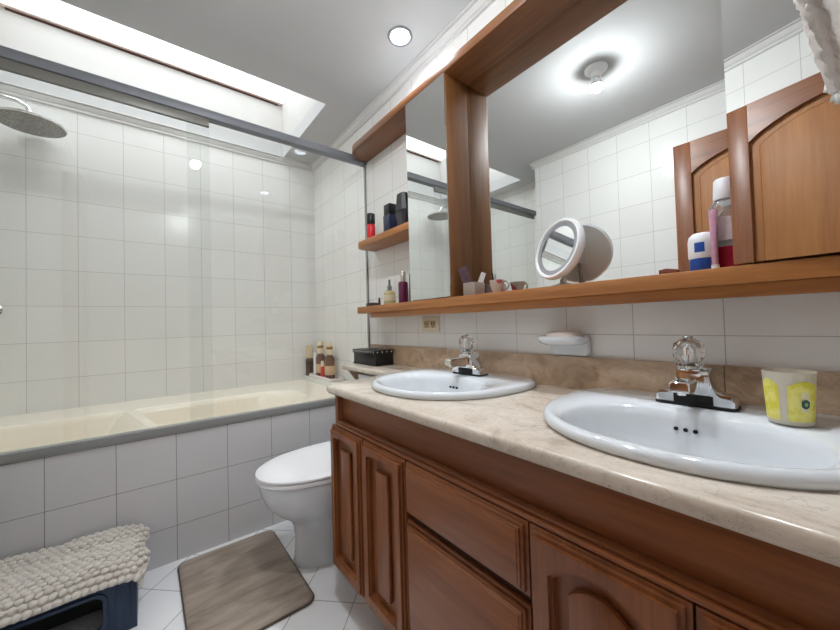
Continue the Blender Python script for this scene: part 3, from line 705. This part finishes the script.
# centre niche
gl = plain('glazed_beige', lin(158, 144, 133), .35)
pt = thing('square_pot', 'small beige square pot holding cards beside the wooden post', 'pot', (1.02, .938, ZS))
b = nb(); poly_prism(b, [(x, y) for x, y in rrect(.988, 1.052, .906, .968, .006, 3)], [rrect(.993, 1.047, .911, .963, .004, 3)], 2, ZS, ZS+.052, bev=.001); box(b, .992, 1.048, .91, .964, ZS, ZS+.006); obj('pot_body', b, gl, pt, .5)
def card(name, label, cat, c, w, h, mat, lean):
    c = Vector(c); vd = Vector((c.x, c.y, 0)).normalized(); r = Vector((vd.y, -vd.x, 0)); z = Vector((0, 0, 1))
    u = z*math.cos(lean) + r*math.sin(lean) + vd*.12; u.normalize(); a = (r - u*r.dot(u)).normalized(); n = a.cross(u)
    bm = nb(); t = bmesh.new(); bmesh.ops.create_cube(t, size=1.0)
    merge(bm, t, Matrix.Translation(u*h/2) @ Matrix((a, n, u)).transposed().to_4x4() @ Matrix.Diagonal((w, .0012, h, 1)))
    o = obj(name, bm, mat, None, 0); o.location = c; tag(o, label, cat)
cardm = plain('dark_floral_card', lin(104, 72, 82), .5, var=.93, bscale=60)
card('printed_card', 'dark floral printed card leaning in the beige square pot', 'card', (1.010, .944, ZS+.012), .036, .112, cardm, -.30)
card('paper_slip', 'white paper slip sticking out of the beige square pot', 'paper', (1.024, .928, ZS+.010), .020, .088, plain('paper', lin(206, 200, 196), .8), .36)
cu = thing('mini_cup', 'small patterned cup with red and white glaze in front of the mirror', 'cup', (1.025, .826, ZS))
cm, nt, p = newmat('red_white_glaze'); tc = N(nt, 'ShaderNodeTexCoord'); vo = N(nt, 'ShaderNodeTexVoronoi', Scale=34.0); nt.links.new(tc.outputs['Object'], vo.inputs['Vector'])
cr = N(nt, 'ShaderNodeValToRGB'); cr.color_ramp.interpolation = 'CONSTANT'; cr.color_ramp.elements[0].color = lin(176, 84, 84); cr.color_ramp.elements[1].position = .42; cr.color_ramp.elements[1].color = lin(186, 174, 166)
nt.links.new(vo.outputs['Distance'], cr.inputs[0]); nt.links.new(cr.outputs[0], p.inputs['Base Color']); p.inputs['Roughness'].default_value = .25
b = nb(); lathe(b, [(0, 0), (.016, 0), (.017, .003), (.021, .014), (.026, .034), (.028, .050), (.0262, .050), (.024, .034), (.018, .012), (0, .006)], (1.025, .826, ZS), 28); obj('cup_body', b, cm, cu)
b = nb(); tube(b, [(1.028, .801, ZS+.042), (1.030, .786, ZS+.043), (1.031, .777, ZS+.03), (1.030, .783, ZS+.017), (1.028, .806, ZS+.014)], .0032, 8); obj('handle', b, gl, cu)
# round magnifying mirror
MM = thing('magnifying_mirror', 'round white-rimmed magnifying mirror standing on the wooden shelf', 'mirror', (1.02, .57, ZS))
nrm = Vector((-.915, .32, .24)).normalized(); up = Vector((0, 0, 1)); sx = up.cross(nrm).normalized(); sy = nrm.cross(sx)
RM = Matrix((sx, sy, nrm)).transposed().to_4x4(); cen = Vector((1.02, .575, 1.231))
wp = plain('pearl_plastic', lin(238, 239, 241), .2)
b = nb(); lathe(b, [(.086, .008), (.089, .013), (.095, .013), (.0985, .007), (.0985, -.006), (.094, -.012)], cen, 56, RM); obj('rim', b, wp, MM, .9)
b = nb(); lathe(b, [(.072, .0075), (.087, .0085), (.087, .005), (.072, .004)], cen, 56, RM); obj('light_ring', b, plain('grey_frosted_ring', lin(150, 152, 156), .35), MM)
b = nb(); lathe(b, [(0, .0062), (.0725, .0064), (.0725, .003), (0, .002)], cen, 56, RM); obj('magnifying_glass', b, 'mirror', MM, 1.2)
b = nb(); lathe(b, [(.095, -.010), (.093, -.014), (.05, -.018), (0, -.019), (0, -.012), (.09, -.008)], cen, 56, RM); box(b, -.02, .02, -.03, .02, -.03, -.018, .004) if False else None; obj('back_shell', b, plain('grey_white_plastic', lin(234, 233, 230), .4), MM, .9)
b = nb()
t2 = bmesh.new(); bmesh.ops.create_cube(t2, size=1); merge(b, t2, Matrix.Translation(cen) @ RM @ Matrix.Translation((-.0, .0, -.026)) @ Matrix.Diagonal((.042, .06, .016, 1))); obj('battery_box', b, 'white_plastic', MM)
b = nb(); lathe(b, [(0, 0), (.034, 0), (.034, .005), (.022, .009), (.010, .014), (.009, .024), (0, .026)], (1.028, .568, ZS), 30); tube(b, [(1.028, .568, ZS+.02), (1.036, .568, ZS+.05), (1.040, .568, ZS+.09), cen - nrm*.02], .006, 10); obj('stand', b, plain('clear_acrylic', lin(214, 206, 200), .1, trans=.6), MM)
# right of the niche
b = nb(); poly_prism(b, [(-.022, 0), (.022, 0), (.024, .016), (.008, .019), (-.016, .014)], [], 0, -.009, .009, bev=.002)
o = obj('hair_clip', b, plain('reddish_brown_plastic', lin(120, 58, 38), .35)); o.location = (1.03, .285, ZS); tag(o, 'small reddish brown hair clip left of the roll-on on the shelf', 'hair clip')
wht = plain('opaque_white', lin(232, 232, 236), .3); bl_ = plain('royal_blue', lin(30, 74, 160), .35)
dz = bottle('roll_on', 'white roll-on deodorant with blue base on the wooden shelf', 'deodorant', 1.017, .2175, ZS,
       [('base_cap', [(0, 0), (.024, 0), (.0255, .003), (.0255, .030), (0, .030)], bl_),
        ('body', [(0, .0305), (.0255, .0305), (.027, .036), (.027, .070), (.025, .082), (.018, .089), (0, .090)], wht)])
b = nb(); n = 8; rr_ = .0274
a0 = math.radians(160)
shell(b, [[(1.017+rr_*math.cos(a0+i*.1), .2175+rr_*math.sin(a0+i*.1), ZS+.044+.022*j) for j in range(2)] for i in range(n)], .0006)
lb = obj('label_patch', b, bl_, dz)
pk = plain('pink_print', lin(232, 176, 202), .4, var=.55, bscale=70)
tb = thing('toothpaste_tube', 'slim pink and white tube standing between roll-on and mouthwash', 'tube', (1.0, .193, ZS))
b = nb()
rg = [[(1.0+sx_*.007, .1925+sy_*.0075, z) for sx_, sy_ in [(math.cos(2*PI*i/16), math.sin(2*PI*i/16)) for i in range(16)]] for z in (ZS, ZS+.012)]
loft(b, rg); obj('cap', b, wht, tb)
b = nb(); rg = [[(1.0+math.cos(2*PI*i/16)*a, .1925+math.sin(2*PI*i/16)*w, z) for i in range(16)] for a, w, z in ((.0065, .006, ZS+.0125), (.0065, .0065, ZS+.06), (.004, .0075, ZS+.11), (.0012, .008, ZS+.136))]
loft(b, rg); obj('body', b, pk, tb)
mw = thing('mouthwash_bottle', 'clear mouthwash bottle with white cap and red liquid left at the bottom', 'bottle', (1.035, .1765, ZS))
def ob(z, w, d): return [(1.035+d*math.copysign(abs(math.cos(2*PI*i/28))**.7, math.cos(2*PI*i/28)), .1765+w*math.copysign(abs(math.sin(2*PI*i/28))**.7, math.sin(2*PI*i/28)), z+ZS) for i in range(28)]
clr = plain('clear_pet', (.93, .92, .93, 1), .04, trans=.85, ior=1.2)
b = nb(); loft(b, [ob(.0, .026, .020), ob(.004, .029, .022), ob(.052, .029, .022)]); obj('liquid', b, plain('red_mouthwash', lin(178, 26, 70), .1, trans=.3), mw)
b = nb(); loft(b, [ob(.0525, .029, .022), ob(.060, .0275, .021), ob(.125, .0275, .021), ob(.140, .029, .022), ob(.152, .025, .019), ob(.160, .017, .017)]); obj('body', b, clr, mw)
b = nb(); poly_prism(b, [(.159, ZS+.066), (.195, ZS+.066), (.195, ZS+.118), (.159, ZS+.118)], [], 0, 1.0122, 1.0130); obj('label_patch', b, plain('grey_pink_label', lin(216, 200, 206), .5, var=.4, bscale=120), mw)
b = nb(); lathe(b, [(0, .1605), (.021, .1605), (.0215, .165), (.0195, .205), (.017, .208), (0, .208)], (1.035, .1765, ZS), 28); obj('cap', b, wht, mw)

# outlet
ol = thing('power_outlet', 'beige double power outlet on the tiled wall under the shelf', 'outlet', (XR, 1.297, 1.003))
cr_ = plain('ivory_plastic', lin(222, 212, 188), .4)
b = nb(); box(b, XR-.008, XR-.0005, 1.232, 1.362, .966, 1.040, .003); obj('plate', b, cr_, ol)
for yy in (1.273, 1.322):
    b = nb(); box(b, XR-.0115, XR-.0078, yy-.019, yy+.019, .986, 1.020, .002); sk = obj('socket', b, plain('tan_plastic', lin(188, 172, 136), .4), ol)
    b = nb()
    for dy in (-.008, .008): box(b, XR-.0125, XR-.0113, yy+dy-.0022, yy+dy+.0022, 1.0, 1.013)
    lathe(b, [(0, 0), (.0035, 0), (.0035, .0012), (0, .0012)], (XR-.0113, yy, .992), 12, Matrix.Rotation(-PI/2, 4, 'Y')); obj('slot', b, 'blackrubber', sk)
# soap dish
sd = thing('soap_dish', 'white ceramic soap dish mounted on the tiled wall', 'soap dish', (XR, .57, .93))
b = nb(); poly_prism(b, rrect(.520, .648, .892, .962, .018, 5), [], 0, XR-.0005, XR-.020, bev=.006, seg=3); obj('back_plate', b, 'ceramic', sd, .8)
def dr_(f, z, sx_=1): return [(1.05+.058*f*math.copysign(abs(math.cos(2*PI*i/36))**.8, math.cos(2*PI*i/36)), .588+.078*f*math.copysign(abs(math.sin(2*PI*i/36))**.8, math.sin(2*PI*i/36)), z) for i in range(36)]
b = nb(); loft(b, [dr_(.78, .930), dr_(.93, .936), dr_(1.0, .946), dr_(1.0, .953), dr_(.95, .957), dr_(.88, .954), dr_(.78, .942), dr_(.5, .940)]); obj('tray', b, 'ceramic', sd, .9)
b = nb(); sb = lambda f, z: [(1.05+.036*f*math.copysign(abs(math.cos(2*PI*i/32))**.7, math.cos(2*PI*i/32)), .585+.056*f*math.copysign(abs(math.sin(2*PI*i/32))**.7, math.sin(2*PI*i/32)), z) for i in range(32)]
loft(b, [sb(.8, .9425), sb(.96, .947), sb(1, .956), sb(.95, .966), sb(.8, .971), sb(.4, .973)])
tag(obj('soap_bar', b, plain('pinkish_soap', lin(232, 222, 214), .4), origin=(1.05, .585, .942)), 'pale bar of soap lying in the wall soap dish', 'soap')

# black studded box on the marble shelf
bx_ = thing('trinket_box', 'black studded box on the marble shelf above the toilet', 'box', (1.02, 1.73, ZT))
lea = plain('black_leather', lin(26, 26, 28), .4, bump=.5, bscale=150)
b = nb(); box(b, .962, 1.076, 1.606, 1.852, ZT+.0005, ZT+.062, .002); obj('body', b, lea, bx_)
b = nb(); box(b, .956, 1.0785, 1.600, 1.858, ZT+.0625, ZT+.084, .003); obj('lid', b, lea, bx_)
b = nb(); box(b, .958, 1.0775, 1.602, 1.856, ZT+.0003, ZT+.007, .001); obj('foot_rim', b, 'black', bx_)
for k in range(9):
    b = nb(); lathe(b, [(0, .002), (.003, .0015), (.0042, 0), (0, 0)], (.956, 1.616+.0285*k, ZT+.074), 10, Matrix.Rotation(-PI/2, 4, 'Y')); obj('stud', b, 'chrome', bx_)
for k in range(4):
    b = nb(); lathe(b, [(0, .002), (.003, .0015), (.0042, 0), (0, 0)], (.972+.03*k, 1.600, ZT+.074), 10, Matrix.Rotation(PI/2, 4, 'X')); obj('stud', b, 'chrome', bx_)

# yellow cup
yc = thing('plastic_cup', 'translucent plastic cup with yellow print beside the foreground faucet', 'cup', (.935, .083, ZT+.0235))
cz = ZT+.0237
frost = plain('frosted_plastic', lin(232, 224, 206), .35, trans=.25, sss=.2)
b = nb(); lathe(b, [(0, 0), (.0285, 0), (.0305, .003), (.0355, .093), (.0360, .095), (.0345, .095), (.029, .006), (0, .004)], (.935, .083, cz), 40); obj('cup_body', b, frost, yc, .9)
ym, nt, p = newmat('yellow_print'); tc = N(nt, 'ShaderNodeTexCoord'); nz = N(nt, 'ShaderNodeTexNoise', Scale=60.0, Detail=3.0); nt.links.new(tc.outputs['Object'], nz.inputs['Vector'])
cr = N(nt, 'ShaderNodeValToRGB'); cr.color_ramp.elements[0].position = .4; cr.color_ramp.elements[0].color = lin(220, 210, 60); cr.color_ramp.elements[1].position = .6; cr.color_ramp.elements[1].color = lin(236, 228, 130)
nt.links.new(nz.outputs['Fac'], cr.inputs[0]); nt.links.new(cr.outputs[0], p.inputs['Base Color']); p.inputs['Roughness'].default_value = .45
def patch(bm, pts, off, a_c, k=1.0):
    """closed shape of (angle offset, height) wrapped on the cup wall"""
    t = bmesh.new(); vs = []
    for a, h in pts:
        rr = .0304 + (.0052)*(h/.095) + off; A = a_c + a
        vs.append(t.verts.new((.935+rr*math.cos(A), .083+rr*math.sin(A), cz+h)))
    c = sum((a for a, h in pts))/len(pts); hh = sum(h for a, h in pts)/len(pts); rr = .0304+.0052*hh/.095+off
    cv = t.verts.new((.935+rr*math.cos(a_c+c), .083+rr*math.sin(a_c+c), cz+hh))
    for i in range(len(vs)): t.faces.new((cv, vs[i], vs[(i+1) % len(vs)]))
    bmesh.ops.recalc_face_normals(t, faces=t.faces[:]); merge(bm, t)
def strip(bm, a0, a1, h0, h1, off, top):
    t = bmesh.new(); R_ = []
    n = 14
    for i in range(n+1):
        A = a0+(a1-a0)*i/n; col = []
        for j in range(5):
            h = h0+(h1+top*math.sin(PI*i/n)-h0)*j/4; rr = .0303+.0052*(h/.095)+off
            col.append(t.verts.new((.935+rr*math.cos(A), .083+rr*math.sin(A), cz+h)))
        R_.append(col)
    for i in range(n):
        for j in range(4): t.faces.new((R_[i][j], R_[i+1][j], R_[i+1][j+1], R_[i][j+1]))
    bmesh.ops.recalc_face_normals(t, faces=t.faces[:]); merge(bm, t)
AC = math.atan2(-.083, -.935)
b = nb(); strip(b, AC-1.35, AC-.40, .008, .070, .0006, .012); strip(b, AC-.08, AC+1.3, .008, .070, .0006, .010); obj('yellow_print', b, ym, yc)
b = nb(); strip(b, AC+.42, AC+.80, .026, .058, .0010, .004); obj('pale_badge', b, plain('pale_badge', lin(230, 222, 180), .5), yc)
b = nb(); patch(b, [(.20*math.cos(q*PI/6)*(1 if q % 2 else .85), .040+.0085*math.sin(q*PI/6)) for q in range(12)], .0018, AC+.62); obj('green_emblem', b, plain('dark_teal', lin(46, 84, 84), .5), yc)
b = nb(); patch(b, [(.075*math.cos(q*PI/5), .040+.0035*math.sin(q*PI/5)) for q in range(10)], .0026, AC+.62); obj('emblem_dot', b, plain('leaf_green', lin(150, 190, 90), .5), yc)

# bottles on the tub ledge
amber = plain('amber_lotion', lin(120, 84, 62), .3, var=.5, bscale=50); goldc = plain('gold_cap', lin(176, 138, 74), .3, metal=.5); cream = plain('cream_plastic', lin(232, 214, 186), .35)
tray = thing('tray', 'pinkish white tray under the bottles on the tub end ledge', 'tray', (1.04, 2.46, ZL))
b = nb(); poly_prism(b, rrect(.995, 1.090, 2.24, 2.672, .02), [], 2, ZL, ZL+.006, bev=.001); obj('base', b, plain('pink_white', lin(236, 214, 210), .4), tray)
b = nb(); poly_prism(b, rrect(.993, 1.092, 2.238, 2.674, .022), [rrect(.998, 1.087, 2.243, 2.669, .018)], 2, ZL+.0005, ZL+.020, bev=.001); obj('rim', b, plain('tray_white', lin(238, 230, 226), .4), tray)
def pump(x, y, h, label, zb=ZL+.0063):
    r = .036
    bottle('shampoo_bottle', label, 'bottle', x, y, zb,
           [('body', [(0, 0), (r-.003, 0), (r, .004), (r, h*.52), (r*.75, h*.60), (.015, h*.64), (0, h*.64)], amber),
            ('label_patch', [(r+.0002, h*.10), (r+.0008, h*.11), (r+.0008, h*.34), (r+.0002, h*.35)], plain('tan_label', lin(206, 176, 140), .5)),
            ('neck_cap', [(0, h*.642), (.022, h*.642), (.024, h*.66), (.024, h*.78), (.020, h*.80), (0, h*.80)], cream),
            ('gold_band', [(0, h*.802), (.024, h*.802), (.024, h*.87), (0, h*.87)], goldc),
            ('top_cap', [(0, h*.872), (.022, h*.872), (.022, h*.94), (.016, h), (0, h)], cream)])
pump(1.048, 2.56, .265, 'tan cream-capped lotion bottle with gold band, left of the tall pair on the tub ledge')
pump(1.045, 2.385, .262, 'tan cream-capped lotion bottle with gold band, nearest the vanity on the tub ledge')
bottle('shampoo_bottle', 'slim cream and brown bottle farthest in the corner of the tub ledge', 'bottle', 1.020, 2.712, ZL,
       [('body', [(0, 0), (.028, 0), (.031, .004), (.031, .12), (.022, .135), (0, .135)], plain('dark_brown_lotion', lin(92, 70, 58), .35, var=.4)),
        ('cap', [(0, .1355), (.026, .1355), (.028, .15), (.026, .225), (.015, .24), (0, .24)], plain('beige_cap', lin(206, 188, 156), .4))])
bottle('shower_gel', 'small red bottle with cream cap in front of the tan bottles', 'bottle', 1.012, 2.44, ZL+.0063,
       [('body', [(0, 0), (.014, 0), (.0145, .003), (.0145, .075), (.010, .084), (0, .084)], plain('red_plastic', lin(214, 62, 48), .35)),
        ('cap', [(0, .0845), (.011, .0845), (.011, .12), (.008, .124), (0, .124)], cream)])
bottle('face_wash_tube', 'slim white tube on the tray left of the red bottle', 'tube', 1.018, 2.59, ZL+.0063,
       [('cap', [(0, 0), (.012, 0), (.012, .025), (0, .025)], wht), ('body', [(0, .0255), (.013, .0255), (.014, .05), (.012, .16), (.008, .176), (0, .178)], wht)])

# ------------------------------------------------------------------ fluffy towel over the open mirror door
tw_m = plain('fluffy_towel', lin(226, 220, 215), 1.0, bump=1.0, bscale=220, var=.12, sheen=.5)
tw = thing('towel', 'fluffy off-white towel hanging over the open mirror door at top right', 'towel', (.90, -.1, 1.35))
nu, nv = 70, 60; G = []
for i in range(nu+1):
    row = []
    for j in range(nv+1):
        u = i/nu; v = j/nv
        ztop, zbot = 2.012, 1.33 + .05*math.sin(u*5) + .05*max(0, (.25-u)/.25)
        edge = .150 - .135*v**.9
        y = edge - u*.26
        z = ztop - v*(ztop-zbot)
        xd = X0 - (HY-y)*math.tan(AJ)
        x = xd - .034 - .016*math.sin(u*19+v*3.0) - .008*math.sin(u*37+2*v) - .006*math.sin(v*9+u*4)
        if v < .05: x += .022*(1-v/.05)
        e = max(0, 1-u/.05); x += .018*e*e
        x += .0036*rnd.uniform(-1, 1); y += .0036*rnd.uniform(-1, 1); z += .003*rnd.uniform(-1, 1)
        row.append((x, y, z))
    G.append(row)
b = nb(); shell(b, G, -.008); obj('front_flap', b, tw_m, tw, 1.2)
